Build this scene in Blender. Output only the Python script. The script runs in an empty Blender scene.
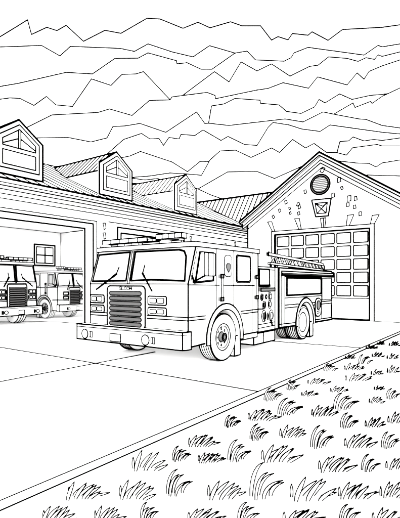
import bpy, math, random
random.seed(7)
scn = bpy.context.scene
col = scn.collection
# ------------------------------------------------------------------ camera frame (metres)
F = 434.0; HC = 1.9; YAW = math.radians(36)
C, S = math.cos(YAW), math.sin(YAW)
def depth(p): return max(1.5, -S*p[0] + C*p[1])
def ray(px, py):
    X = (px-200)/F; Z = (283-py)/F
    return (C*X-S, S*X+C, Z)
def at(px, py, ax, val):                       # where the line of sight meets a plane of the place
    d = ray(px, py); o = (0, 0, HC); t = (val-o[ax])/d[ax]
    return tuple(o[i]+t*d[i] for i in range(3))
def add(a, b): return (a[0]+b[0], a[1]+b[1], a[2]+b[2])
def sub(a, b): return (a[0]-b[0], a[1]-b[1], a[2]-b[2])
def mul(a, k): return (a[0]*k, a[1]*k, a[2]*k)
def dot(a, b): return a[0]*b[0]+a[1]*b[1]+a[2]*b[2]
def cross(a, b): return (a[1]*b[2]-a[2]*b[1], a[2]*b[0]-a[0]*b[2], a[0]*b[1]-a[1]*b[0])
def norm(a):
    l = math.sqrt(dot(a, a)) or 1.0
    return (a[0]/l, a[1]/l, a[2]/l)
# ------------------------------------------------------------------ materials
def mat(name, c0, c1, scale=3.0, rough=0.9):
    m = bpy.data.materials.new(name); m.use_nodes = True
    nt = m.node_tree; b = nt.nodes['Principled BSDF']
    b.inputs['Roughness'].default_value = rough
    b.inputs['Specular IOR Level'].default_value = 0.0
    tc = nt.nodes.new('ShaderNodeTexCoord'); n = nt.nodes.new('ShaderNodeTexNoise')
    n.inputs['Scale'].default_value = scale
    r = nt.nodes.new('ShaderNodeValToRGB')
    r.color_ramp.elements[0].color = (*c0, 1); r.color_ramp.elements[1].color = (*c1, 1)
    nt.links.new(tc.outputs['Object'], n.inputs['Vector'])
    nt.links.new(n.outputs['Fac'], r.inputs['Fac'])
    nt.links.new(r.outputs['Color'], b.inputs['Base Color'])
    return m
def g(v): return (v, v, v)
M = {k: mat(k, g(a), g(b), sc) for k, a, b, sc in (
    ('white_paint', .84, .88, 2), ('white_wall', .84, .88, 1), ('white_roof', .83, .88, 1.5),
    ('pale_concrete', .83, .87, .6), ('pale_lawn', .84, .88, .8), ('white_glass', .85, .88, 3),
    ('white_cloud', .85, .88, .02), ('white_rubber', .83, .87, 4), ('white_leaf', .83, .88, 6),
    ('grey_slat', .05, .062, 8), ('grey_mark', .065, .085, 8))}
INK = mat('black_ink', g(.0), g(.0), 5)
# ------------------------------------------------------------------ mesh builder
WMUL = 1.45
class MB:
    def __init__(s, fixed=None, wmul=1.0):
        s.v = []; s.f = []; s.m = []; s.fixed = fixed; s.wm = wmul
    def face(s, pts, m=0):
        n = len(s.v); s.v += [tuple(p) for p in pts]
        s.f.append(tuple(range(n, n+len(pts)))); s.m.append(m)
    def rad(s, p, w): return max(w, .82)*WMUL*s.wm*.5*(s.fixed or depth(p))/F
    def seg(s, a, b, w, m=1, n=6):
        d = sub(b, a)
        if dot(d, d) < 1e-9: return
        d = norm(d); u = norm(cross(d, (0, 0, 1) if abs(d[2]) < .9 else (1, 0, 0))); v = cross(d, u)
        ra, rb = s.rad(a, w), s.rad(b, w)
        a = sub(a, mul(d, ra*.45)); b = add(b, mul(d, rb*.45))
        k = len(s.v)
        for p, r in ((a, ra), (b, rb)):
            for i in range(n):
                t = 2*math.pi*i/n
                s.v.append(add(p, add(mul(u, r*math.cos(t)), mul(v, r*math.sin(t)))))
        for i in range(n):
            j = (i+1) % n
            s.f.append((k+i, k+j, k+n+j, k+n+i)); s.m.append(m)
        s.f.append(tuple(k+i for i in range(n))[::-1]); s.m.append(m)
        s.f.append(tuple(k+n+i for i in range(n))); s.m.append(m)
    def line(s, pts, w=1.0, closed=False):
        for i in range(len(pts)-1): s.seg(pts[i], pts[i+1], w)
        if closed: s.seg(pts[-1], pts[0], w)
    def prism(s, pts, ext, w=1.0, m=0, wb=None, cross_w=None, skip=()):
        q = [add(p, ext) for p in pts]; n = len(pts)
        s.face(pts, m); s.face(q[::-1], m)
        for i in range(n): s.face([pts[i], q[i], q[(i+1) % n], pts[(i+1) % n]], m)
        if w: s.line(pts, w, True)
        if wb is None: wb = w
        if wb: s.line(q, wb, True)
        if cross_w is None: cross_w = w
        if cross_w:
            for i in range(n):
                if i not in skip: s.seg(pts[i], q[i], cross_w)
    def box(s, a, b, w=1.0, m=0):
        x0, y0, z0 = a; x1, y1, z1 = b
        s.prism([(x0, y0, z0), (x1, y0, z0), (x1, y1, z0), (x0, y1, z0)], (0, 0, z1-z0), w, m)
    def plate(s, fm, pts, d0, d1, w=1.0, m=0):       # raised panel; fm(a, b, outward) -> point
        A = [fm(a, b, d0) for a, b in pts]; B = [fm(a, b, d1) for a, b in pts]; n = len(pts)
        s.face(B, m)
        for i in range(n): s.face([A[i], A[(i+1) % n], B[(i+1) % n], B[i]], m)
        if w: s.line(B, w, True)
    def build(s, name, m, parent=None, **kw):
        loc = kw.pop('loc', None)
        if loc is None: loc = parent_loc(parent) if parent else (0, 0, 0)
        me = bpy.data.meshes.new(name)
        me.from_pydata([sub(p, loc) for p in s.v], [], s.f)
        for mm in (M[m], INK, M['grey_slat'], M['grey_mark']): me.materials.append(mm)
        me.polygons.foreach_set('material_index', s.m); me.update()
        o = bpy.data.objects.new(name, me); col.objects.link(o)
        if parent: o.parent = parent
        else: o.location = loc
        tag(o, **kw)
        return o
def parent_loc(p):
    l = tuple(p.location)
    while p.parent: p = p.parent; l = add(l, tuple(p.location))
    return l
def tag(o, label=None, cat=None, group=None, kind=None):
    for k, v in (('label', label), ('category', cat), ('group', group), ('kind', kind)):
        if v: o[k] = v
def empty(name, loc, **kw):
    o = bpy.data.objects.new(name, None); col.objects.link(o); o.location = loc; o.empty_display_size = .2
    tag(o, **kw); return o
def copy_tree(o, parent=None):
    c = o.copy(); col.objects.link(c)
    if parent: c.parent = parent
    for ch in list(o.children): copy_tree(ch, c)
    return c
def rrect(a0, a1, b0, b1, r, n=4):
    r = min(r, abs(a1-a0)/2.01, abs(b1-b0)/2.01); out = []
    for cx, cy, t0 in ((a1-r, b1-r, 0), (a0+r, b1-r, 90), (a0+r, b0+r, 180), (a1-r, b0+r, 270)):
        for i in range(n+1):
            t = math.radians(t0+90*i/n); out.append((cx+r*math.cos(t), cy+r*math.sin(t)))
    return out
def ring(cx, cy, r, n=24, ry=None):
    return [(cx+r*math.cos(2*math.pi*i/n), cy+(ry or r)*math.sin(2*math.pi*i/n)) for i in range(n)]
def rect(a0, a1, b0, b1): return [(a0, b0), (a1, b0), (a1, b1), (a0, b1)]

# ================================================================== THE GROUND
mb = MB(); mb.face([(-1500, -1500, -.12), (1500, -1500, -.12), (1500, 1500, -.12), (-1500, 1500, -.12)])
mb.build('ground', 'pale_concrete', kind='structure')
KX0, KX1 = -3.44, -3.29
mb = MB()
mb.face([(-27.3, -9, 0), (KX0, -9, 0), (KX0, 22.5, 0), (-27.3, 22.5, 0)])
mb.line([(-15.4, 6.9, .006), (-9.5, 6.86, .006), (KX0, 6.72, .006)], .95)
mb.line([(-8.0, -2, .006), (-8.0, 8.9, .006)], .95)
mb.line([(-6.9, 12.75, .006), (KX0, 13.0, .006)], .95)
mb.line([at(px, py, 2, .006) for px, py in ((-40, 322), (18, 322), (40, 321.8), (62, 322.4), (92, 324.6))], .75)
mb.line([(-11.5, 22.3, .006), (KX0, 22.3, .006)], .95)
mb.build('concrete_apron', 'pale_concrete', kind='structure')
mb = MB()
mb.box((KX0, -9, -.1), (KX1, 22.5, .104), 0)
mb.line([(KX0, .3, .104), (KX0, 22.5, .104)], 1.1); mb.line([(KX1, .3, .104), (KX1, 22.5, .104)], 1.15)
mb.build('kerb', 'pale_concrete', kind='structure')
mb = MB(); mb.face([(KX1, -40, .1), (60, -40, .1), (60, 22.5, .1), (KX1, 22.5, .1)])
mb.build('lawn', 'pale_lawn', kind='structure')

# ================================================================== CLOUD BANDS (far slabs with jagged tops, nearest = lowest)
BANDS = [
 ('nearest low cloud edge just behind the second-storey roofs', [(-150,150),(60,180),(190,186),(198,189),(211,195),(240,205),(330,190),(367,175),(382,175.5),(400,176),(550,170)]),
 ('low rounded cloud band rising between the last dormer and the gable peak', [(-150,176),(118,176),(130,178),(145,180),(158,178.5),(165,183),(190,192),(198,189),(227.5,172),(257,171.5),(274.5,178.5),(307,164),(330,160),(356,163),(369,163.5),(376,167),(382,163),(400,160),(550,168)]),
 ('jagged cloud band dipping beside the last dormer peak and notched above the gable', [(-150,200),(150,176),(170,173),(187,174),(201.5,175.3),(210,160),(220,151),(235.5,150.2),(251,157.5),(271.5,148),(279.5,152.5),(292.5,139.5),(305.5,148),(314,143.5),(326.5,152.5),(337,152.7),(346.5,155.2),(352.5,147.8),(377,144.5),(382,146),(400,146),(550,140)]),
 ('short ragged cloud edge right of the gable peak', [(300,190),(335,156),(337,152.7),(340,141.5),(348.5,141),(353,137),(364,141),(373.5,139.5),(382,140.5),(400,138),(550,136)]),
 ('smooth cloud hump above the second and third dormers', [(-150,175),(80,172),(118,158.5),(130,156),(140.5,151.5),(172,162),(187.5,171.7),(200,161.5),(209,161.5),(230,175),(260,200)]),
 ('cloud band with a small V notch rising from the second dormer to the right', [(-150,190),(95,162),(106,155),(123.7,139.5),(141.5,133.5),(150,139),(159,138.5),(163.5,145.5),(169,137.5),(179,139),(181,134.5),(195,135.5),(203,130),(221,140.5),(228,136.5),(244.5,144.5),(257,145.5),(268,127.5),(273,122.5),(289,125),(301.5,129),(320,131.5),(330,125),(382,132.3),(400,134),(550,138)]),
 ('cloud band with one tall point above the third dormer, flat to its left', [(-150,142),(37,138),(68,137.5),(91,142),(107,138),(113,126.5),(125,126),(140,123.5),(165.8,132.4),(196.6,112),(204.8,123.6),(208.5,123.3),(229,125.5),(285,119),(303,122),(323,112),(335,114.5),(359,119),(366,119.5),(382,125.5),(400,128),(550,136)]),
 ('short cloud spur climbing to the right edge below the ragged middle band', [(310,150),(330,117),(334,114),(353,103),(355,107.5),(370.5,101.5),(372,103.5),(382,96.5),(400,88),(550,80)]),
 ('block-ended cloud band starting in a steep step right of the middle', [(190,160),(207.5,128),(208.5,123.5),(211.5,106),(224,104),(235,98.5),(260,100.3),(260.5,103.4),(279,105),(286.5,111.5),(301,113.5),(314.5,107),(319,99.5),(325,103),(339.5,94),(352,99.5),(370,95.5),(382,94.5),(400,92),(550,90)]),
 ('long cloud band crossing the whole sky at half height', [(-150,150),(0,140),(28,127),(52,115),(98,112.5),(109.5,109),(132,115.5),(149.5,100.5),(170,100),(172,97),(207,92.5),(215,95.5),(215.5,98.8),(256,90.3),(268,88.5),(283,82.8),(308.5,88.3),(317.5,77),(347,85),(357,73),(364,79.3),(369,71.5),(382,66),(400,60),(550,52)]),
 ('tall peaked cloud band in the left half, flat-topped then falling steeply', [(-150,104),(-20,102),(10,98),(20,98.5),(34,105.5),(46.5,96.5),(56,105),(72.5,106.5),(91.5,79),(111,85.5),(122,74.5),(136,74),(143.5,71.7),(170,99.7),(200,132)]),
 ('saw-toothed cloud band climbing through the right half of the sky', [(140,130),(170,104),(182,96),(214.5,71.7),(229,82),(241,62),(257,71),(271.5,64),(290,76.2),(309.5,66.5),(318,65.3),(328.5,57),(347,58.5),(358,61.5),(366,57.8),(374.5,59.5),(378,55),(382,56.5),(400,52),(550,48)]),
 ('cloud band rising in steps from the left edge and running on to the right', [(-150,112),(18,83.5),(66,72.5),(92.5,74),(115,58.5),(138,58.3),(148,53),(176.5,60.8),(177,64),(187,62.8),(201,69.3),(212,69.3),(235,53.2),(247,51.2),(255.5,60),(284,61.3),(291,57.8),(294,53),(308,47.5),(364,55.2),(378,45.5),(382,47),(400,44),(550,40)]),
 ('long nearly level cloud band in the upper left with one shallow dip', [(-150,52),(18,46.5),(41.5,45.5),(60,56),(70.5,46.5),(120,48.5),(134.5,51.5),(148,44),(172,52),(193,57),(209.5,45.8),(235,53.2),(262,78)]),
 ('topmost zigzag cloud band along the upper edge of the sky', [(-150,30),(0,37),(18,26),(27.5,20),(31.5,34.7),(46.8,27.5),(57,30.8),(66.2,25.5),(83.5,41.5),(105,30.5),(121,33.5),(140,22.5),(147,18.5),(160,19.2),(183,28.5),(198,22.5),(210,28),(230.5,22),(242,26),(260.5,26),(271.5,40.3),(278,36.8),(288,40),(292.5,33.7),(308,35.4),(312,32),(328,40.5),(342.5,29.7),(382,27.5),(400,25),(550,24)]),
]
for i, (lab, pts) in enumerate(BANDS):
    D = 150 + 16*i
    P = lambda px, py, d=D: add((0, 0, HC), mul(ray(px, py), d))
    top = [P(*p) for p in pts]
    low = max(p[1] for p in pts) + 25
    if i == 0: low = 225
    ptsB = top + [P(pts[-1][0], low), P(pts[0][0], low)]
    loc = P(sum(p[0] for p in pts)/len(pts), low)
    mb = MB(); back = mul((-S, C, 0), 7)
    mb.prism(ptsB, back, 0)
    mb.line(top, .92)
    mb.build('cloud_band', 'white_cloud', loc=loc, label=lab, cat='cloud', group='jagged cloud bands across the sky')

# ================================================================== LEFT BUILDING (bay wing with dormers)
XW = -15.5
wing = empty('fire_station_wing', (XW, 13, 0), label='long white station wing with open truck bay and three dormers', cat='building')
fl = lambda y, z, d=0: (XW+d, y, z)
ZT, ZI = 4.575, 4.36
YA, YB = 5.4, 12.57           # open bay, inside the frame
YC, YD = 14.75, 19.5          # second bay, closed door
Y0, Y1 = -9.0, 27.1
mb = MB()
outl = [(Y0, 0), (Y0, 5.7), (Y1, 5.7), (Y1, 0), (YD, 0), (YD, ZI), (YC, ZI), (YC, 0), (YB, 0), (YB, ZI), (YA, ZI), (YA, 0), (4.2, 0), (4.2, ZI), (-3, ZI), (-3, 0)]  # last notch is an unseen open bay, added to brighten the interior
mb.prism([fl(y, z) for y, z in outl], (-.07, 0, 0), 0)
for z, w in ((5.56, .9), (5.42, .7), (5.25, .7), (5.07, .7)):
    mb.line([fl(Y0, z), fl(Y1, z)], w)
mb.line([fl(Y0, 4.72), fl(13.3, 4.72), fl(13.3, 0)], .7)
mb.line([fl(14.0, 4.78), fl(Y1, 4.78)], .7)
mb.line([fl(Y1, 0), fl(Y1, 5.7)], 1.2)
for py_, pz_ in ((13.75, 4.55), (13.75, 4.1), (13.8, 3.72), (20.4, 4.5), (20.2, 4.1), (24.2, 4.4), (25.4, 4.55), (25.2, 4.2)):
    sw = .09; mb.line([fl(py_-sw, pz_+.13), fl(py_+sw*.6, pz_+.15), fl(py_+sw, pz_-.1), fl(py_-sw*.2, pz_-.16)], .7, True)
mb.build('front_wall', 'white_wall', wing)
for (a, b, nm) in ((YA, YB, 'bay_frame'), (YC, YD, 'bay_frame'), (-3, 4.2, 'bay_frame')):  # the last one frames the added, unseen opening
    mb = MB()
    o = .47
    fr = [(a-o, 0), (a-o, ZT), (b+o, ZT), (b+o, 0), (b, 0), (b, ZI-.04), (a, ZI-.04), (a, 0)]
    if nm == 'bay_frame' and a == YC: fr = [(a-.22, 0), (a-.22, ZT), (b+.2, ZT), (b+.2, 0), (b, 0), (b, ZI-.04), (a, ZI-.04), (a, 0)]
    mb.plate(fl, fr, 0, .05, 1.25)
    mb.build(nm, 'white_wall', wing)
mb = MB()
mb.plate(fl, rect(YC, YD, 0, ZI), -.06, -.03, 1.2)
for k in range(1, 5): mb.line([fl(YC, ZI*k/5, -.03), fl(YD, ZI*k/5, -.03)], .9)
mb.build('overhead_door', 'white_paint', wing)
# the bay inside
XB, YS, ZC = -27.3, 20.0, 5.62
mb = MB()
wz0, wz1, wy0, wy1 = 3.15, 4.62, 17.75, 19.42
mb.prism([(XB, y, z) for y, z in ((14.6, 0), (YS+.2, 0), (YS+.2, ZC), (-8.7, ZC), (-8.7, 4.9), (14.6, 4.9))], (-.25, 0, 0), 0)  # wide gap below the top strip: unseen opening added to let daylight in
mb.line([(XB, -8.7, ZC), (XB, YS, ZC)], .7)
mb.line([(XB, YS, 0), (XB, YS, ZC)], .7)
mb.build('bay_back_wall', 'white_wall', wing)
mb = MB(); mb.box((XB, YS, 0), (XW-.08, YS+.2, ZC), 0); mb.line([(XB, YS, ZC), (XW-.08, YS, ZC)], .7)
mb.build('bay_side_wall', 'white_wall', wing)
mb = MB(); mb.box((XB, -8.9, 0), (XW-.08, -8.7, ZC), 0); mb.build('bay_side_wall', 'white_wall', wing)
mb = MB(); mb.box((XB-.25, -8.9, ZC+.003), (-26.2, YS+.2, ZC+.1), 0); mb.build('bay_ceiling', 'white_wall', wing)  # rear strip only; the rest is left out to let daylight in
fb = lambda y, z, d=0: (XB+d, y, z)
mb = MB(); mb.plate(fb, rect(wy0, wy1, wz0, wz1), 0, .08, 1.15)
mb.line([fb(y, z, .085) for y, z in rect(wy0+.17, wy1-.17, wz0+.17, wz1-.17)], .85, True)
win = mb.build('bay_window', 'white_paint', wing)
mb = MB(); mb.plate(fb, rect(wy0+.2, wy1-.2, wz0+.2, wz1-.2), .08, .1, 0)
mb.line([fb((wy0+wy1)/2, wz0+.2, .1), fb((wy0+wy1)/2, wz1-.2, .1)], 1.0)
mb.line([fb(wy0+.2, (wz0+wz1)/2, .1), fb(wy1-.2, (wz0+wz1)/2, .1)], 1.0)
mb.build('pane', 'white_glass', win)
# main roof
XE, ZE, XR, ZR = -15.18, 5.76, -21.4, 8.57
YR0, YR1 = -9.4, 30.6
rz = lambda x: ZE + (XE-x)/(XE-XR)*(ZR-ZE)
mb = MB()
mb.prism([(XE, YR0, ZE), (XR, YR0, ZR), (XR-.3, YR0, ZR-.14), (XR-.3, YR0, ZR-.39), (XR, YR0, ZR-.25), (XE, YR0, ZE-.2)], (0, YR1-YR0, 0), 0)
mb.prism([(-26, YR0, rz(2*XR+26)), (2*XR-XE, YR0, ZE), (2*XR-XE, YR0, ZE-.2), (-26, YR0, rz(2*XR+26)-.2)], (0, YR1-YR0, 0), 0)   # unseen rear slope left open between these, added to light the bay
for y in range(-9, 31, 4): mb.prism([(XR-.3, y, ZR-.14), (-26, y, rz(2*XR+26)), (-26, y, rz(2*XR+26)-.15), (XR-.3, y, ZR-.3)], (0, .12, 0), 0)
mb.line([(XE, -3, ZE), (XE, Y1+.1, ZE)], 1.6)
mb.line([(XE, -3, ZE-.16), (XE, Y1+.1, ZE-.16)], .8)
mb.line([(XR, YR0, ZR), (XR, YR1, ZR)], 1.5)
y = -1.0
while y < 28.9:                                    # standing seams from the ridge straight down to the eave
    q = min(1.0, (YR1-1.6-y)/2.0)
    xe = XR+(XE-XR)*q
    mb.line([(XR, y, ZR+.012), (xe, y, rz(xe)+.012)], .9)
    y += .45 if y < 15.5 else (.62 if y < 21.5 else 1.15)
mb.build('roof', 'white_roof', wing)
# dormers
XD = -15.8; HW = 1.07; ZB, ZS, ZA = 6.08, 7.57, 8.32
def dormer(yc, D):
    fd = lambda y, z, d=0: (XD+d, yc+y, z)
    e = empty('dormer', sub((XD, yc, ZB), parent_loc(wing))); e.parent = wing
    zl, zr, hb = 7.2, 8.29, HW-.03                      # roof edge, ridge, body half width
    onroof = lambda z: XE-(z-ZE)/(ZR-ZE)*(XE-XR)
    xl, xa = onroof(zl), onroof(zr)
    mb = MB(D)
    mb.prism([fd(y, z) for y, z in ((-HW, ZB), (HW, ZB), (HW, ZS), (0, ZA), (-HW, ZS))], (-.12, 0, 0), 1.35, wb=0, cross_w=0)
    mb.prism([fd(y, z, -.12) for y, z in ((-hb, ZB), (hb, ZB), (hb, zl-.05), (0, zr-.06), (-hb, zl-.05))], (-4.6, 0, 0), 0)
    for s_ in (-1, 1): mb.line([(XD-.1, yc+s_*hb, rz(XD-.1)+.02), (xl, yc+s_*hb, zl)], 1.2)
    mb.build('dormer_wall', 'white_wall', e)
    mb = MB(D)
    for s_ in (-1, 1):
        A, B, Cc, Dd = (XD-.12, yc, zr), (xa, yc, zr), (xl, yc+s_*(hb+.02), zl), (XD-.12, yc+s_*(hb+.02), zl)
        dn = (0, 0, -.06)
        mb.face([A, B, Cc, Dd]); mb.face([add(p, dn) for p in (A, B, Cc, Dd)]); mb.face([Dd, Cc, add(Cc, dn), add(Dd, dn)])
        mb.line([Cc, Dd], 1.2); mb.line([B, Cc], 1.1)
        nn = 15
        for i in range(1, nn):
            xb = A[0]+(B[0]-A[0])*i/nn
            q = 1.0 if xb > xl else (xb-xa)/(xl-xa)
            nrm = mul(norm((0, s_*(zr-zl), hb)), .012)
            mb.line([add((xb, yc, zr), nrm), add((xb, yc+s_*(hb+.02)*q, zr+(zl-zr)*q), nrm)], .95)
    mb.line([(XD-.1, yc, zr), (xa, yc, zr)], 1.8)
    mb.build('dormer_roof', 'white_roof', e)
    mb = MB(D)
    def pin(i, zb): return [(-HW+i, zb), (HW-i, zb), (HW-i, ZS-i*.35), (0, ZA-i*1.05), (-HW+i, ZS-i*.35)]
    mb.plate(fd, pin(.2, ZB+.24), 0, .05, .9)
    
    
    w = mb.build('window_frame', 'white_paint', e)
    mb = MB(D)
    mb.plate(fd, [(-.7, ZB+.38), (.7, ZB+.38), (.7, 7.0), (-.7, 7.0)], .05, .065, .8)
    mb.plate(fd, [(-.7, 7.17), (.7, 7.17), (.7, 7.42), (0, 7.92), (-.7, 7.42)], .05, .065, .8)
    for dy in (-.05, .05): mb.line([fd(dy, 7.17, .065), fd(dy, 7.9, .065)], .8)
    for s_ in (-1, 1): mb.line([fd(s_*.05, 7.55, .065), fd(s_*.68, 7.24, .065)], .9)
    mb.build('window_pane', 'white_glass', e)
    return e
d0 = dormer(14.78, 20.8)
for y in (9.62, 20.32):
    c = copy_tree(d0, wing); c.location.y += y-14.78
# link roof towards the gable building
mb = MB(); YE_, YL = 27.0, 29.0
A0, A1 = (-21.4, YL, ZR), (-12.9, YL, ZR)
B0, B1 = (XE, YE_, ZE), (-12.9, YE_, ZE)
mb.face([A0, A1, B1, B0]); mb.face([A0, A1, (-12.9, 31, ZE), (XE, 31, ZE)])
mb.line([A0, A1], 1.7); mb.line([A0, B0], 1.3); mb.line([B0, B1], 1.2)
for i in range(1, 22):
    t = i/22; x = A0[0]+(A1[0]-A0[0])*t
    vx = lambda q: None
    q = min(1.0, (x-A0[0])/(B0[0]-A0[0]))
    mb.line([(x, YL-.01, ZR+.01), (x, YL-.01+(YE_-YL)*q, ZR+.01+(ZE-ZR)*q)], .95)
mb.build('link_roof', 'white_roof', wing)
mb = MB(); mb.box((XW-.2, Y1+.05, 0), (-12.9, 30.8, 5.7), 1.0); mb.build('link_wall', 'white_wall', wing)

# ================================================================== RIGHT BUILDING (gable front)
YG = 22.55; AX, AZ = -8.38, 8.82; GL, GR = -12.86, -3.9; SL = .672
gab = empty('gable_garage', (AX, YG, 0), label='gable-fronted white garage with round vent and big paned door', cat='building')
fg = lambda x, z, d=0: (x, YG-d, z)
DX0, DX1, DZ = -11.08, -5.88, 4.64
gz = lambda x, o=0: AZ - o - SL*abs(x-AX)
mb = MB()
mb.prism([fg(x, z) for x, z in ((GL, 0), (GL, gz(GL, .3)), (AX, AZ-.3), (GR, gz(GR, .3)), (GR, 0), (DX1, 0), (DX1, DZ), (DX0, DZ), (DX0, 0))], (0, .3, 0), 0)
mb.line([fg(GL, 0), fg(GL, gz(GL, .3))], 1.3); mb.line([fg(GR, 0), fg(GR, gz(GR, .3))], 1.3)
mb.line([fg(GL, gz(GL, .72)), fg(AX, AZ-.78), fg(GR, gz(GR, .72))], .8)
chips = [(200,80,-.5,1.3),(145,150,.3,1),(83,183,.3,1),(63,210,.4,.9),(95,203,.3,.7),(97,218,.3,.7),(43,230,.5,.9),(122,190,-.4,1),(126,198,.3,1),(124,219,.2,.9),(253,112,.1,1.2),(262,138,.3,.8),(234,161,.1,1.1),(285,171,.0,1.4),(306,171,.1,1),(281,191,.0,1),(303,198,.1,.9),(321,220,.1,1)]
for zx, zy, rot, sc in chips:
    p = at(260+zx/3.2, 145+zy/3.2, 1, YG); a = .07*sc; b = .10*sc
    q = [(-a, -b), (a, -b*.9), (a, b), (-a*.8, b)]
    mb.line([fg(p[0]+u*math.cos(rot)-v*math.sin(rot), p[2]+u*math.sin(rot)+v*math.cos(rot)) for u, v in q], .75, True)
for zx, zy, l in ((125,252,-1),(203,252,0),(284,243,1),(361,244,1.4),(40,262,-1.5)):
    p = at(260+zx/3.2, 145+zy/3.2, 1, YG); x, z = p[0], p[2]
    mb.line([fg(x-.16+l*.1, z+.3), fg(x+.14+l*.12, z+.3), fg(x+.07-l*.06, z-.3), fg(x-.07-l*.06, z-.3)], .8, True)
    if l == 0: mb.line([fg(x, z+.3), fg(x, z-.3)], .7)
mb.build('front_wall', 'white_wall', gab)
mb = MB(); mb.box((GL, YG+.3, 0), (GL+.25, 36, 5.4), 0); mb.box((GR-.25, YG+.3, 0), (GR, 36, 5.4), 0); mb.box((GL, 36, 0), (GR, 36.25, 5.4), 0)
mb.line([(GL, YG, 0), (GL, 36, 0)], .8)
mb.build('side_wall', 'white_wall', gab)
mb = MB(); OX = 4.86
RL, RRt = AX-OX, AX+OX
mb.prism([(RL, YG-.3, gz(RL)), (AX, YG-.3, AZ), (RRt, YG-.3, gz(RRt)), (RRt, YG-.3, gz(RRt, .16)), (AX, YG-.3, AZ-.17), (RL, YG-.3, gz(RL, .16))], (0, 13.9, 0), 1.0, wb=.8, cross_w=.9)
mb.line([(RL, YG-.3, gz(RL)), (AX, YG-.3, AZ), (RRt, YG-.3, gz(RRt))], 1.65)
mb.build('roof', 'white_roof', gab)
mb = MB()
fv = [(RL+.1, gz(RL+.1, .16)), (AX, AZ-.17), (RRt-.1, gz(RRt-.1, .16)), (RRt-.1, gz(RRt-.1, .52)), (AX, AZ-.54), (RL+.1, gz(RL+.1, .52))]
mb.plate(fg, fv, 0, .12, .9)
mb.line([fg(RL+.1, gz(RL+.1, .36), .12), fg(AX, AZ-.38, .12), fg(RRt-.1, gz(RRt-.1, .36), .12)], .9)
mb.build('barge_board', 'white_paint', gab)
vc = at(320.6, 184.7, 1, YG); vr = .53
mb = MB(); mb.plate(fg, ring(vc[0], vc[2], vr, 36), 0, .07, 1.2); mb.line([fg(x, z, .07) for x, z in ring(vc[0], vc[2], vr*.83, 36)], 1.1, True)
vent = mb.build('round_vent', 'white_paint', gab)
mb = MB()
for k in range(8):
    z0 = -.39+k*.1; z1 = z0+.075; h0 = math.sqrt(max(.001, .42**2-min(abs(z0), .4)**2)); h1 = math.sqrt(max(.001, .42**2-min(abs(z1), .4)**2))
    mb.plate(fg, [(vc[0]-h0, vc[2]+z0), (vc[0]+h0, vc[2]+z0), (vc[0]+h1, vc[2]+z1), (vc[0]-h1, vc[2]+z1)], .06, .085, 0, 2)
mb.build('louvre', 'white_paint', vent)
pc = [at(260+x/3.2, 145+y/3.2, 1, YG) for x, y in ((167,177),(229,171),(220,227),(180,230))]
mb = MB(); mb.plate(fg, [(p[0], p[2]) for p in pc], 0, .06, 1.1)
pi = [at(260+x/3.2, 145+y/3.2, 1, YG) for x, y in ((178,187),(217,184),(213,218),(184,220))]
pq = [fg(p[0], p[2], .065) for p in pi]
mb.line(pq, .9, True); mb.line([pq[0], pq[2]], .9); mb.line([pq[1], pq[3]], .9); mb.line([pq[0], mul(add(pq[0], add(pq[1], pq[2])), 1/3), pq[1]], .7)
mb.build('keystone_plaque', 'white_paint', gab)
mb = MB(); T0, T1, TZ = DX0-.2, DX1+.22, DZ+.2
mb.plate(fg, [(T0, 0), (T0, TZ), (T1, TZ), (T1, 0), (DX1, 0), (DX1, DZ), (DX0, DZ), (DX0, 0)], 0, .06, .9)
mb.line([fg(DX0, 0, .06), fg(DX0, DZ, .06), fg(DX1, DZ, .06), fg(DX1, 0, .06)], 1.25)
mb.build('door_frame', 'white_paint', gab)
mb = MB(); mb.plate(fg, rect(DX0, DX1, .01, DZ), -.2, -.06, 1.0)
mb.line([fg(DX0, .03, -.05), fg(DX1, .03, -.05)], 1.6); mb.line([fg(DX0, 1.12, -.06), fg(DX1, 1.12, -.06)], .8)
dr = mb.build('overhead_door', 'white_paint', gab)
for r in range(5):
    for c in range(6):
        x = DX0+.115+c*.853; z1 = 4.5-r*.683
        mb = MB(); mb.plate(fg, rrect(x, x+.71, z1-.53, z1, .03, 1), -.06, -.04, 1.0); mb.build('door_pane', 'white_glass', dr)

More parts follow.
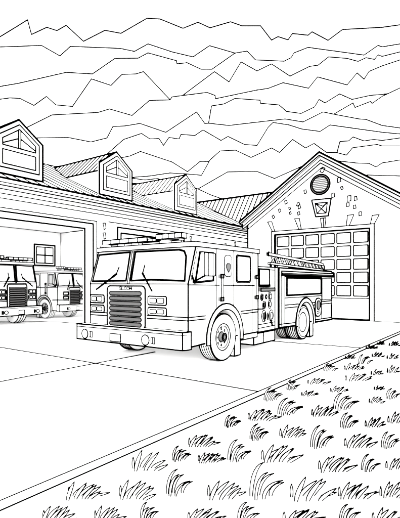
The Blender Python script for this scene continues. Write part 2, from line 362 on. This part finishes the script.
# ================================================================== FIRE TRUCKS
def truck(name, O, Fd, Nd, ks, kt, kz, R, D=None, wm=1.0, main=True, **kw):
    """Fd = the way the front faces, Nd = outward normal of the side we see; local t back, s inward, z up"""
    def T(t, s, z): return (O[0]-Fd[0]*t*kt-Nd[0]*s*ks, O[1]-Fd[1]*t*kt-Nd[1]*s*ks, z*kz)
    root = empty(name, (O[0]-Fd[0]*4*kt-Nd[0]*1.6*ks, O[1]-Fd[1]*4*kt-Nd[1]*1.6*ks, 0), **kw)
    NB = lambda: MB(D, wm)
    W = 3.2
    fs = lambda t, z, d=0: T(t, -d, z)
    ff = lambda s, z, d=0: T(-d, s, z)
    fw = lambda s, z, d=0: T(.33*(z-1.88)-d, s, z)
    tw, tr = 1.44, 6.41
    Rt = .70/kt*(R/.57); Rz = .70/kz*(R/.57); zc = (.585*R/.57)/kz
    def arch(tc, z0, n=14, r=1.0):
        a0 = math.asin(max(-1, min(1, (z0-zc)/(Rz*r))))
        return [(tc+Rt*r*math.cos(a0+(math.pi-2*a0)*i/n), zc+Rz*r*math.sin(a0+(math.pi-2*a0)*i/n)) for i in range(n+1)]
    def body(mb, prof, w=1.3):
        mb.prism([T(t, 0, z) for t, z in prof], sub(T(0, W, 0), T(0, 0, 0)), 0)
        n = len(prof)
        return n
    # --- cab
    mb = NB()
    prof = [(0, .5), (0, 1.88), (.28, 2.72), (3.14, 2.72), (3.14, .56)] + arch(tw, .56)
    prof = prof[:5] + arch(tw, .56)
    body(mb, prof)
    mb.line([T(0, 0, .5), T(0, 0, 1.88), T(.28, 0, 2.72)], 1.5)
    mb.line([T(3.14, 0, 2.72), T(3.14, 0, .56), T(tw+Rt, 0, .56)], 1.5)
    mb.line([T(tw-Rt, 0, .52), T(0, 0, .5)], 1.6)
    mb.line([T(0, W, .5), T(0, W, 1.88), T(.28, W, 2.72)], 1.4)
    mb.line([T(3.14, W, 2.72), T(3.14, W, 1)], 1.2)
    mb.line([T(0, 0, 1.88), T(0, W, 1.88)], 1.1); mb.line([T(0, 0, .5), T(0, W, .5)], 1.2)
    e_ = .004
    mb.line([fs(0, 1.86), fs(3.14, 1.83)], 1.2)
    for z in (1.15, 1.08):
        mb.line([ff(0, z), ff(1.2, z)], 1.2); mb.line([ff(2.5, z), ff(W, z)], 1.2)
        mb.line([fs(0, z), fs(tw-Rt*1.13, z)], 1.2); mb.line([fs(tw+Rt*1.1, z+.02), fs(3.14, z+.03)], 1.2)
    mb.line([fs(1.08, 1.3), fs(1.08, 2.7)], 1.0); mb.line([fs(1.87, 1.25), fs(1.87, 2.7)], 1.0)
    mb.line([fs(2.82, .6), fs(2.82, 2.7)], 1.0); mb.line([fs(.1, 1.95), fs(.33, 2.68)], .9)
    cab = mb.build('cab', 'white_paint', root)
    mb = NB()
    rp = [T(t, s, 2.71) for t, s in ((.2, .25), (.26, -.03), (3.18, -.03), (3.18, W+.03), (.26, W+.03), (.2, W-.25))]
    mb.prism(rp, (0, 0, .11*kz), 1.1, skip=(0, 1, 4, 5))
    mb.build('cab_roof', 'white_paint', cab)
    # --- windscreen
    for pts in ([(3.12, 2.64), (1.99, 2.67), (1.90, 1.95), (3.12, 1.94)],
                [(1.82, 2.67), (.42, 2.66), (.27, 2.62), (.19, 2.5), (.09, 1.94), (1.1, 1.97), (1.74, 1.95)]):
        mb = NB(); mb.plate(fw, pts, 0, .02, 1.35)
        cx = sum(p[0] for p in pts)/len(pts); cz = sum(p[1] for p in pts)/len(pts)
        if main: mb.line([fw(cx+(a-cx)*.965, cz+(b-cz)*.935, .022) for a, b in pts], .45, True)
        mb.build('windscreen', 'white_glass', cab)
    mb = NB()
    for s_ in (1.91, 1.85): mb.line([fw(s_-.06, 1.9, .01), fw(s_+.03, 2.68, .01)], .9)
    mb.build('windscreen_pillar', 'white_paint', cab)
    for pp in (((2.88, 1.74, .03), (2.27, 2.12, .05), (2.22, 2.3, .06)), ((.98, 1.72, .03), (1.38, 2.13, .05), (1.36, 2.33, .06))):
        mb = NB()
        q = [fw(*p) for p in pp]
        mb.line(q[:2], 1.5); mb.line(q[1:], 1.1); mb.line([q[1], add(q[1], mul(sub(q[0], q[1]), .2))], 2.0)
        mb.build('wiper', 'white_rubber', cab)
    # --- grille
    mb = NB(); mb.plate(ff, rrect(1.22, 2.5, .82, 1.83, .1), 0, .05, 1.5)
    gr = mb.build('grille', 'white_paint', cab)
    N = 7 if main else 9
    for k in range(N):
        h = .86/N; z0 = .86+k*h
        mb = NB(); mb.plate(ff, rrect(1.32, 2.40, z0+h*.08, z0+h*.84, h*.4), .04, .075, .9, 2)
        mb.build('grille_slat', 'white_paint', gr)
    if main:
        cu = bpy.data.curves.new('badge', 'FONT'); cu.body = 'GL.COM'; cu.size = .105; cu.align_x = 'CENTER'; cu.extrude = .006; cu.offset = .003
        ob = bpy.data.objects.new('tmp', cu); col.objects.link(ob)
        me = bpy.data.meshes.new_from_object(ob.evaluated_get(bpy.context.evaluated_depsgraph_get()))
        bpy.data.objects.remove(ob)
        me.materials.clear(); me.materials.append(INK)
        b = bpy.data.objects.new('grille_lettering', me); col.objects.link(b); b.parent = gr
        b.rotation_euler = (math.pi/2, 0, 0)
        b.scale = (1.15, 1, 1)
        b.location = sub(ff(1.86, 1.735, .055), parent_loc(root))
    # --- headlights
    for s0, s1 in ((.57, 1.13), (2.62, 3.14)):
        for z0, z1 in ((1.40, 1.60), (1.16, 1.34)):
            mb = NB(); mb.plate(ff, rrect(s0, s1, z0, z1, .04, 2), 0, .05, 1.3)
            h = mb.build('headlight', 'white_paint', cab)
            for a, b in ((s0+.07, (s0+s1)/2-.01), ((s0+s1)/2+.02, s1-.07)):
                mb = NB(); mb.plate(ff, rrect(a, b, z0+.045, z1-.045, .02, 2), .05, .065, .9); mb.build('headlight_lens', 'white_glass', h)
    # --- bumper
    mb = NB()
    bp = [(-.25, .1), (-.235, -.03), (-.15, -.08), (.0, -.08), (.0, 3.42), (-.25, 3.42)]
    lo = [T(t, s, .47 if i else .47) for i, (t, s) in enumerate(bp)]
    mb.prism(lo, (0, 0, .38*kz), 1.4, skip=(0, 2))
    bo = [T(t-.005 if i in (0, 5) else t, s, .79) for i, (t, s) in enumerate(bp)]
    mb.line([bo[2], bo[1], bo[0], bo[5]], .9)
    bump = mb.build('bumper', 'white_paint', root)
    fbm = lambda s, z, d=0: T(-.25-d, s, z)
    for sc_ in (3.08, 1.0):
        mb = NB(); mb.plate(fbm, ring(sc_, .62, .115, 18, .115*ks/kz), 0, .03, 1.1)
        mb.build('fog_light', 'white_glass', bump)
        mb = NB(); mb.plate(fbm, rect(sc_-.27, sc_-.17, .55, .69), 0, .02, .8); mb.line([fbm(sc_-.22, .56, .03), fbm(sc_-.22, .68, .03)], .9); mb.build('marker_light', 'white_glass', bump)
    mb = NB(); mb.plate(fbm, rect(1.8, 2.17, .51, .69), 0, .02, 1.0); mb.build('number_plate', 'white_paint', bump)
    # --- doors and side of the cab
    for pts, wp in (([(.1, 1.3), (1.02, 1.3), (1.02, 2.66), (.34, 2.66), (.1, 1.9)], [(.22, 1.9), (.95, 1.95), (.94, 2.61), (.40, 2.6)]), (rect(1.9, 2.8, .62, 2.68), rrect(1.98, 2.69, 1.92, 2.61, .05, 2))):
        mb = NB()
        if len(wp) > 4: pts = [(tw+Rt*1.2, .66), (2.8, .66), (2.8, 2.68), (1.9, 2.68), (1.9, 1.27), (tw+Rt*1.0, 1.1)]
        mb.plate(fs, pts, -.01, .005, 0)
        dd = mb.build('cab_door', 'white_paint', cab)
        mb = NB(); mb.plate(fs, wp, 0, .02, 1.3)
        cx = sum(p[0] for p in wp)/len(wp); cz = sum(p[1] for p in wp)/len(wp)
        if main: mb.line([fs(cx+(a-cx)*.9, cz+(b-cz)*.92, .022) for a, b in wp], .45, True)
        mb.build('side_window', 'white_glass', dd)
    for t0, t1 in ((1.18, 1.31), (2.9, 3.05)):
        mb = NB(); mb.plate(fs, rect(t0+.02, t1-.02, 1.47, 2.1), .03, .07, 1.0)
        for z in (1.47, 2.02): mb.plate(fs, rect(t0, t1, z, z+.09), 0, .075, 1.1, 3)
        mb.build('grab_handle', 'white_paint', cab)
    mb = NB(); mb.plate(fs, rrect(.36, .80, 2.06, 2.58, .04, 2), .08, .17, 1.2)
    mb.line([fs(.52, 2.08, .172), fs(.52, 2.56, .172)], 1.0); mb.line([fs(.70, 2.08, .172), fs(.70, 2.56, .172)], .8)
    mb.line([fs(.14, 1.92, .03), fs(.42, 2.06, .14)], 1.6); mb.line([fs(.10, 2.06, .03), fs(.17, 1.9, .05)], 1.8)
    mb.build('wing_mirror', 'white_paint', cab)
    if main:
        mb = NB(); mb.plate(fs, rrect(1.42, 1.77, 2.06, 2.58, .12, 4), 0, .015, .9)
        bd = mb.build('badge_panel', 'white_paint', cab)
        mb = NB(); mb.plate(fs, [(1.6, 2.16), (1.66, 2.22), (1.7, 2.28), (1.7, 2.34), (1.65, 2.38), (1.55, 2.38), (1.5, 2.34), (1.5, 2.28), (1.54, 2.22)], .012, .025, .8, 3)
        mb.build('crest', 'white_paint', bd)
    # --- wheels
    tdir = norm(sub(T(1, 0, 0), T(0, 0, 0)))
    def wheel(tc, s0, sg, dual):
        e = empty('wheel', sub(T(tc, s0, zc), parent_loc(root))); e.parent = root
        c0 = T(tc, s0, zc); inn = norm(sub(T(0, sg, 0), T(0, 0, 0)))
        def P(a, s_, r): return add(add(c0, mul(inn, s_)), add(mul(tdir, r*math.cos(a)), (0, 0, r*math.sin(a))))
        n = 40; A = [2*math.pi*i/n for i in range(n)]; k = R/.57
        for off in ((0, .42) if dual else (0,)):
            mb = NB(); prf = [(.05, .3), (.0, .42), (.015, .54), (.05, .57), (.33, .57), (.38, .53), (.38, .3)]
            prf = [(off+a*k, b*k) for a, b in prf]
            for (sa, ra), (sb, rb) in zip(prf, prf[1:]):
                for i in range(n): mb.face([P(A[i], sa, ra), P(A[(i+1) % n], sa, ra), P(A[(i+1) % n], sb, rb), P(A[i], sb, rb)])
            mb.line([P(a, off+.035*k, .56*k) for a in A], 1.9 if main else 1.3, True)
            for so in ((.1, .165, .23, .295, .36) if main else (.14, .24, .35)):
                mb.line([P(a, off+so*k, .568*k) for a in A], 1.05, True)
            if off == 0 and dual: mb.line([P(a, off+.0*k, .49*k) for a in A], .8, True)
            mb.build('tyre', 'white_rubber', e)
        mb = NB()
        for (sa, ra), (sb, rb) in zip(((.04, .325), (.04, .28), (.09, .25), (.09, .0001)), ((.04, .28), (.09, .25), (.09, .0001), (.09, 0))):
            for i in range(n): mb.face([P(A[i], sa*k, ra*k), P(A[(i+1) % n], sa*k, ra*k), P(A[(i+1) % n], sb*k, rb*k), P(A[i], sb*k, rb*k)])
        mb.line([P(a, .03*k, .325*k) for a in A], 1.0, True)
        if not dual or not main:
            mb.line([P(a, .045*k, .27*k) for a in A], .8, True)
            for j in range(8):
                a = 2*math.pi*j/8; q = P(a, .085*k, .2*k)
                mb.line([add(q, add(mul(tdir, .028*k*math.cos(b)), (0, 0, .028*k*math.sin(b)))) for b in A[::8]], .7, True)
        mb.build('rim', 'white_paint', e)
        if not dual or not main:
            mb = NB(); A2 = A[::4]
            for i in range(10): mb.face([P(A2[i], .09*k, .12*k), P(A2[(i+1) % 10], .09*k, .12*k), P(A2[(i+1) % 10], -.01*k, .1*k), P(A2[i], -.01*k, .1*k)], 3)
            mb.face([P(a, -.01*k, .1*k) for a in A2], 3)
            mb.line([P(a, -.01*k, .1*k) for a in A2], 1.2, True); mb.line([P(a, -.01*k, .06*k) for a in A2], .8, True); mb.line([P(a, .085*k, .13*k) for a in A2], 1.0, True)
            mb.build('hub', 'white_paint', e)
    wheel(tw, .0, 1, False); wheel(tw, W, -1, False); wheel(tr, .03, 1, True); wheel(tr, W-.03, -1, True)
    # --- fenders, flaps
    for tc, nm in ((tw, .47), (tr, .5)):
        mb = NB(); a_o = arch(tc, nm, 18, 1.17 if main else 1.12); a_i = arch(tc, nm, 18, .97)
        for i in range(18):
            quad = [a_o[i], a_o[i+1], a_i[i+1], a_i[i]]
            A = [fs(t, z, .05) for t, z in quad]; B = [fs(t, z, -.3) for t, z in quad]
            mb.face(A); mb.face([A[0], A[1], B[1], B[0]]); mb.face([A[3], A[2], B[2], B[3]])
        mb.line([fs(t, z, .05) for t, z in a_o], 1.5); mb.line([fs(t, z, .05) for t, z in a_i], 1.1)
        mb.line([fs(*a_o[0], .05), fs(*a_i[0], .05)], 1.0); mb.line([fs(*a_o[-1], .05), fs(*a_i[-1], .05)], 1.0)
        mb.build('fender', 'white_paint', root)
        mb = NB(); t0 = tc+Rt*.72
        mb.prism([T(t0+.02, .03, .05), T(t0+.3, .03, .05), T(t0+.3, .03, .56), T(t0+.02, .03, .56)], sub(T(0, .4, 0), T(0, 0, 0)), 1.3)
        mb.build('mud_flap', 'white_rubber', root)
    mb = NB(); mb.prism([T(.3, .46, .42), T(9, .46, .42), T(9, .46, 1.5), T(.3, .46, 1.5)], sub(T(0, W-.92, 0), T(0, 0, 0)), 0)
    mb.line([T(3, .46, .42), T(9, .46, .42)], 1.0)
    mb.build('chassis', 'white_paint', root)
    mb = NB(); mb.prism([T(2.28, .02, .42), T(3.14, .02, .42), T(3.14, .02, .56), T(2.28, .02, .56)], sub(T(0, .45, 0), T(0, 0, 0)), 1.2)
    mb.build('running_board', 'white_paint', root)
    mb = NB(); mb.prism([T(3.05, .08, .2), T(4.32, .08, .2), T(4.32, .08, .5), T(3.05, .08, .5)], sub(T(0, .6, 0), T(0, 0, 0)), 1.4)
    mb.line([fs(3.62, .2, -.08), fs(3.62, .5, -.08)], 1.4)
    mb.build('side_tank', 'white_paint', root)
    # --- pump panel
    mb = NB(); mb.prism([T(3.15, .04, .54), T(4.46, .04, .54), T(4.46, .04, 2.36), T(3.15, .04, 2.36)], sub(T(0, W-.08, 0), T(0, 0, 0)), 1.1)
    fp = lambda t, z, d=0: T(t, .04-d, z)
    mb.line([fp(4.25, .56), fp(4.25, 2.36)], 1.1); mb.line([fp(4.33, .56), fp(4.33, 2.36)], .9)
    for z in (.64, .74): mb.line([fp(3.2, z), fp(4.22, z+.01)], 1.0)
    mb.line([fp(3.17, 2.28), fp(4.2, 2.28)], .9)
    pump = mb.build('pump_panel', 'white_paint', root)
    mb = NB(); mb.plate(fp, rect(3.24, 3.84, 1.83, 2.29), 0, .03, 1.7); mb.plate(fp, rect(3.24, 3.86, 1.80, 1.85), .0, .05, 1.0, 2); mb.build('pump_window', 'white_glass', pump)
    mb = NB(); mb.plate(fp, rect(3.18, 4.02, 1.67, 1.76), 0, .12, 1.1, 3); mb.build('shelf', 'white_paint', pump)
    if main:
        for t, z, r, m_ in ((3.36, 1.5, .075, 3), (3.62, 1.51, .05, 0), (3.86, 1.51, .09, 0), (3.5, 1.28, .09, 2), (3.84, 1.29, .095, 0), (3.48, .97, .13, 3), (3.93, .96, .13, 0)):
            mb = NB(); mb.plate(fp, ring(t, z, r*1.0, 18, r*1.25), 0, .05, .9)
            mb.plate(fp, ring(t, z, r*.6, 14, r*.75), .05, .06, .6, m_)
            if m_: mb.line([fp(t-r*.3, z-r, .085), fp(t+r*.2, z+r, .085)], .9)
            mb.build('gauge', 'white_paint', pump)
        mb = NB(); mb.line([fp(3.9, .85, .05), fp(4.0, .68, .05)], 1.6); mb.line([fp(3.72, 1.05, .05), fp(3.72, .85, .05)], 1.2); mb.line([fp(3.2, 1.18, .03), fp(3.46, 1.17, .03)], 1.3); mb.build('valve_lever', 'white_paint', pump)
        mb = NB()
        cc = T(3.35, .3, 0)
        mb.prism([add(cc, (.05*math.cos(a), .05*math.sin(a), 2.36)) for a in [math.pi*i/4 for i in range(8)]], (0, 0, .5), .5, cross_w=.45)
        mb.build('deck_pipe', 'white_paint', pump)
    # --- rear body
    mb = NB(); pr = [(4.46, .56), (4.46, 2.36), (9.06, 2.34)] + [(9.06, .5)] + arch(tr, .52)
    body(mb, pr)
    mb.line([T(4.46, 0, .56), T(4.46, 0, 2.36), T(9.06, 0, 2.34), T(9.06, 0, .5)], 1.5)
    mb.line([T(4.46, W, 2.36), T(9.06, W, 2.34)], 1.0); mb.line([T(9.06, 0, 2.34), T(9.06, W, 2.34)], 1.0)
    mb.line([T(4.46, 0, .56), T(tr-Rt, 0, .53)], 1.8); mb.line([T(tr+Rt, 0, .52), T(9.06, 0, .5)], 1.8)
    mb.line([T(4.46, 0, .66), T(tr-Rt*1.15, 0, .63)], 1.2); mb.line([T(tr+Rt*1.2, 0, .6), T(9.06, 0, .58)], 1.2)
    mb.line([fs(4.62, .6), fs(4.62, 2.15)], .9)
    rb = mb.build('rear_body', 'white_paint', root)
    mb = NB(); mb.plate(fs, rect(4.55, 9.1, 2.13, 2.26), 0, .05, 1.3); mb.plate(fs, rect(4.6, 9.0, 2.16, 2.2), .05, .06, .8, 3); mb.build('cornice_trim', 'white_paint', rb)
    def seg_ok(a, b, z):   # stripe pieces that stop at the fender
        h = Rt*1.2*math.sqrt(max(0, 1-((z-zc)/(Rz*1.18))**2)); return tr-h, tr+h
    mb = NB(); mb.plate(fs, [(4.85, 1.44), (7.95, 1.44), (7.95, 2.1), (4.85, 2.1)], -.005, .012, .9)
    for z in (1.22, 1.13):
        a, b = seg_ok(0, 0, z); mb.line([fs(4.85, z, .005), fs(a, z, .005)], 1.1); mb.line([fs(b, z, .005), fs(9.06, z, .005)], 1.1)
    mb.line([fs(4.85, .68), fs(4.85, 1.44)], 1.1); mb.line([fs(7.97, .62), fs(7.97, 1.44)], 1.0)
    lk = mb.build('locker_door', 'white_paint', rb)
    mb = NB(); mb.plate(fs, rect(4.95, 7.82, 1.52, 2.06), .012, .03, 1.9); mb.build('locker_window', 'white_glass', lk)
    mb = NB(); mb.plate(fs, rect(8.02, 8.98, 1.28, 2.06), -.005, .012, .9); mb.line([fs(8.98, .62), fs(8.98, 1.08)], 1); mb.build('locker_door', 'white_paint', rb)
    mb = NB(); mb.plate(fs, rrect(7.25, 7.8, .72, 1.36, .2, 4), 0, .05, 1.3); mb.plate(fs, rrect(7.37, 7.68, .96, 1.27, .12, 4), .05, .065, 1.0, 3)
    mb.line([fs(7.4, .9, .06), fs(7.65, .9, .06)], .9); mb.line([fs(7.4, .83, .06), fs(7.65, .83, .06)], .9)
    mb.build('filler_cap', 'white_paint', rb)
    # --- ladder on the edge of the roof
    mb = NB()
    lt = lambda t: (2.79-(t-3.78)*.035) if main else 2.74
    lb_ = lambda t: (2.5-(t-3.9)*.022) if main else 2.45
    sl = .16
    def bar(a, b, h):
        mb.prism([a, b, add(b, (0, 0, h)), add(a, (0, 0, h))], sub(T(0, .07, 0), T(0, 0, 0)), .9)
    bar(T(4.12, sl, lt(4.12)-.06), T(8.6, sl, lt(8.6)-.06), .08)
    bar(T(4.2, sl, lb_(4.2)-.04), T(8.6, sl, lb_(8.6)-.04), .06)
    N = 14
    for k in range(N):
        t = 4.4+k*(4.1/(N-1)); w_ = .09
        q = [T(t-.12, sl+.02, lt(t)-.06), T(t-.12+w_, sl+.02, lt(t)-.06), T(t+.1+w_, sl+.02, lb_(t)), T(t+.1, sl+.02, lb_(t))]
        mb.prism(q, sub(T(0, .04, 0), T(0, 0, 0)), .9, wb=0, cross_w=0)
    hk = [T(8.6+.12*math.sin(a), sl, lt(8.6)-.13+.1*math.cos(a)) for a in [math.pi*i/8 for i in range(9)]]
    mb.line(hk, 1.3)
    hk = [T(4.12-.06*math.sin(a), sl, lt(4.12)-.02+.06*math.cos(a)) for a in [math.pi*i/6 for i in range(7)]]
    mb.line(hk, 1.3)
    for t in (4.3, 6.2, 8.2): mb.line([T(t, sl+.05, 2.3), T(t, sl+.05, lb_(t))], 1.2)
    mb.build('roof_ladder', 'white_paint', root)
    # --- light bar and roof lamps
    def lbox(s0, s1, t0, t1, z0, z1, n, w=1.1):
        m2 = NB(); m2.prism([T(t0, s0, z0), T(t0, s1, z0), T(t1, s1, z0), T(t1, s0, z0)], (0, 0, (z1-z0)*kz), w)
        for i in range(1, n):
            s_ = s0+(s1-s0)*i/n
            m2.line([T(t0, s_, z0), T(t0, s_, z1), T(t1, s_, z1)], w*.9)
        return m2
    mb = lbox(.7, 3.15, .64, .72, 2.83, 2.92, 1, .85)
    lbar = mb.build('light_bar', 'white_paint', root)
    lbox(1.72, 3.36, .55, .75, 2.94, 3.05, 5, 1.2).build('lamp_pod', 'white_glass', lbar)
    lbox(.62, 1.42, .55, .75, 2.97, 3.09, 4, 1.2).build('lamp_pod', 'white_glass', lbar)
    lbox(1.42, 1.72, .58, .8, 2.94, 3.0, 2, 1.1).build('lamp_link', 'white_paint', lbar)
    lbox(1.76, 2.5, .3, .42, 2.81, 2.89, 3, .95).build('clearance_lamp', 'white_glass', root)
    for s_ in (.95, 3.02):
        mb = NB(); c0 = T(.36, s_, 2.86); 
        r0, rzz = .12*ks+.02, .055
        for i in range(16):
            for j in range(6):
                def Q(i, j):
                    a = 2*math.pi*i/16; b = -math.pi/2+math.pi*j/6
                    return add(c0, (r0*math.cos(a)*math.cos(b), r0*math.sin(a)*math.cos(b), rzz*math.sin(b)))
                mb.face([Q(i, j), Q(i+1, j), Q(i+1, j+1), Q(i, j+1)])
        vd = norm((c0[0], c0[1], 0)); sd = (vd[1], -vd[0], 0)
        mb.line([add(c0, add(mul(sd, r0*1.0*math.cos(a)), (0, 0, rzz*1.05*math.sin(a)))) for a in [2*math.pi*i/16 for i in range(16)]], 1.0, True)
        mb.build('roof_lamp', 'white_glass', root)
    return root

truck('fire_truck', (-5.73, 7.45), (0, -1), (1, 0), 1, 1, 1, .57, None, .84, label='large fire engine parked on the apron before the station', cat='fire truck')
bt = truck('fire_truck', (-19.25, 13.9), (1, 0), (0, -1), 1.8/3.2, .8, .9, .52, 24, .45, False,
           label='small fire engine inside the bay, nearer the jamb, its side and grille showing', cat='fire truck', group='fire engines parked inside the open bay')
b2 = copy_tree(bt); b2.scale = (1.12, 1.3, 1.12); b2.location = add(tuple(bt.location), (.9, -4.15, 0))
b2['label'] = 'small fire engine inside the bay, nearer the left edge, only its front showing'

# ================================================================== GRASS TUFTS
def tuft(style, seed, w, h, dd):
    rnd = random.Random(seed); mb = MB(dd, .82 if dd < 6.4 else .70)
    def pt(x, y, z): return (x*C-y*S, x*S+y*C, z)       # x along the lawn as seen, y towards its far side
    fine = dd < 6.4; u = rnd.uniform
    nb = (max(6, min(9, int(w/h*4.2))) if fine else max(5, min(7, int(w/h*3.0)))) if style == 'low' else (5 if dd < 8 else 4)
    for k in range(nb):
        f = k/(nb-1); by = (.10-.2*(k % 2))*w+u(-.02, .02)*w
        if style == 'low':
            bx = (-.49+.70*f+u(-.025, .025))*w; hh = h*(1.0-.25*f-.45*max(0, f-.65)/.35)*(u(.88, 1.02) if k % 2 else u(.6, .85))
            dx = (.24+u(-.03, .06))*w+.12*h; wd = .026*w+.045*h; ex = 1.3
            if k == 0: dx = .0; bx = -.43*w; hh = h*.5; wd *= .7
            if k == 1: dx *= .6
        else:
            bx = (-.46+.40*f)*w; hh = h*(1.0-.55*f**1.1)*u(.86, 1.03); dx = (.30+.22*f+u(-.06, .06))*w; wd = (.038*w+.003)*u(.8, 1.25); ex = 2.0
            if k == nb-1: bx = .05*w; dx = .36*w
        n = 7; L, R_, Md = [], [], []
        for i in range(n+1):
            t = i/n
            x = bx+dx*t**ex; z = hh*(math.sin(t*1.35)/math.sin(1.35) if style != 'low' else t**.92)
            q = wd*max(0.0, math.sin(math.pi*(t*.80+.20)))**.75 if t < 1 else 0
            ca = .8; L.append(pt(x-q*ca, by, z+q*.35)); R_.append(pt(x+q*ca, by, z-q*.35)); Md.append(pt(x, by-.3*q, z))
        for i in range(n):
            mb.face([L[i], Md[i], Md[i+1], L[i+1]]); mb.face([Md[i], R_[i], R_[i+1], Md[i+1]])
        mb.line(L, .95); mb.line(R_, 1.05)
    n = 14                                              # the low root crown all blades grow from
    R1 = [pt(.46*w*math.cos(2*math.pi*i/n), .17*w*math.sin(2*math.pi*i/n), -.01) for i in range(n)]
    R2 = [pt(.40*w*math.cos(2*math.pi*i/n), .13*w*math.sin(2*math.pi*i/n), .006) for i in range(n)]
    mb.face(R2)
    for i in range(n): mb.face([R1[i], R1[(i+1) % n], R2[(i+1) % n], R2[i]])
    return mb
ROWS = [
 ('nearest row', [(40,78,521,503,'low'),(92,124,522,503,'low'),(140,160,521,502,'arch'),(186,226,522,506,'low'),(238,262,522,503,'arch'),(282,326,523,506,'low'),(340,364,522,503,'arch'),(372,404,523,505,'low')]),
 ('second row', [(65,106,498,479,'low'),(117,157,498,477,'low'),(166,195,495,469,'arch'),(206,246,498,476,'low'),(250,288,498,463,'arch'),(289,338,499,473,'low'),(338,377,498,480,'low'),(380,403,497,478,'low')]),
 ('third row', [(130,167,470,447,'low'),(172,193,461,446,'arch'),(197,225,462,450,'low'),(228,254,461,440,'arch'),(260,303,461,442,'low'),(318,357,471,454,'low'),(362,383,471,455,'arch'),(386,408,469,455,'low')]),
 ('fourth row', [(187,219,446,432,'low'),(225,243,427,414,'arch'),(250,271,440,424,'arch'),(279,307,437,422,'low'),(311,337,448,424,'arch'),(344,378,447,432,'low'),(382,402,448,430,'arch')]),
 ('fifth row', [(247,280,420,407,'low'),(278,306,415,398,'arch'),(311,339,416,404,'low'),(341,361,428,413,'arch'),(365,385,427,415,'low'),(388,408,423,410,'low')]),
 ('sixth row', [(264,285,401,387,'arch'),(287,302,390,379,'arch'),(301,319,396,389,'low'),(307,332,384,377,'low'),(330,350,392,385,'low'),(334,363,410,393,'arch'),(369,385,403,395,'low'),(374,385,390,384,'low'),(387,403,399,388,'arch')]),
 ('back row', [(324,340,371,363,'arch'),(344,366,370,362,'low'),(345,373,381,371,'low'),(371,384,375,368,'low'),(345,356,359,353,'low'),(359,374,364,354,'arch'),(372,384,357,351,'low'),(366,378,349,344,'low'),(377,385,345,340,'low'),(387,400,373,364,'low'),(387,399,359,352,'low'),(389,401,346,340,'low')]),
]
ORD = ['first', 'second', 'third', 'fourth', 'fifth', 'sixth', 'seventh', 'eighth', 'ninth', 'tenth', 'eleventh', 'twelfth', 'thirteenth']
cnt = 0
for rn, items in ROWS:
    for i, (xa, xb, yb, yt, st) in enumerate(sorted(items)):
        cnt += 1
        p = at((xa+xb)/2, yb, 2, .1); dd = depth(p)
        mb = tuft(st, cnt, (xb-xa)/F*dd, (yb-yt)/F*dd, dd)
        mb.v = [add(q, p) for q in mb.v]
        o = mb.build('grass_tuft', 'white_leaf', loc=p)
        kind = 'low dense' if st == 'low' else 'tall arching'
        tag(o, '%s grass tuft, %s from the left in the %s of the lawn' % (kind, ORD[i], rn), 'grass tuft', 'grass tufts on the lawn')

# ================================================================== LIGHT, CAMERA, OUTPUT
EL, RO = math.radians(52), math.radians(0)
w = bpy.data.worlds.new('World'); scn.world = w; w.use_nodes = True
nt = w.node_tree; bg = nt.nodes['Background']
sky = nt.nodes.new('ShaderNodeTexSky'); sky.sky_type = 'NISHITA'; sky.sun_disc = False
sd = norm((S+C*.12, -C+S*.12, .56))         # towards the sun: high, behind the viewer
sky.sun_elevation = math.asin(sd[2]); sky.sun_rotation = math.atan2(sd[0], sd[1])
hs = nt.nodes.new('ShaderNodeHueSaturation'); hs.inputs['Saturation'].default_value = 0.0   # overcast: grey-white sky
nt.links.new(sky.outputs['Color'], hs.inputs['Color']); nt.links.new(hs.outputs['Color'], bg.inputs['Color'])
bg.inputs['Strength'].default_value = .15
ld = bpy.data.lights.new('sun', 'SUN'); ld.energy = 2.6; ld.angle = math.radians(14); ld.color = (1, .99, .97)
lo = bpy.data.objects.new('sun', ld); col.objects.link(lo); lo.location = (0, 0, 60)
from mathutils import Vector
lo.rotation_euler = Vector(sd).to_track_quat('Z', 'Y').to_euler()
cd = bpy.data.cameras.new('camera'); cam = bpy.data.objects.new('camera', cd); col.objects.link(cam)
cd.sensor_fit = 'HORIZONTAL'; cd.sensor_width = 36; cd.lens = 36*F/400
cd.shift_y = 24/400; cd.clip_start = .05; cd.clip_end = 4000
cam.location = (0, 0, HC); cam.rotation_euler = (math.pi/2, 0, YAW)
scn.camera = cam
scn.render.engine = 'CYCLES'
scn.cycles.max_bounces = 16; scn.cycles.diffuse_bounces = 14; scn.cycles.use_denoising = True
scn.cycles.filter_width = 1.6
scn.view_settings.view_transform = 'Standard'; scn.view_settings.look = 'None'
scn.view_settings.exposure = 2.0; scn.view_settings.gamma = 1.0; scn.view_settings.use_curve_mapping = False
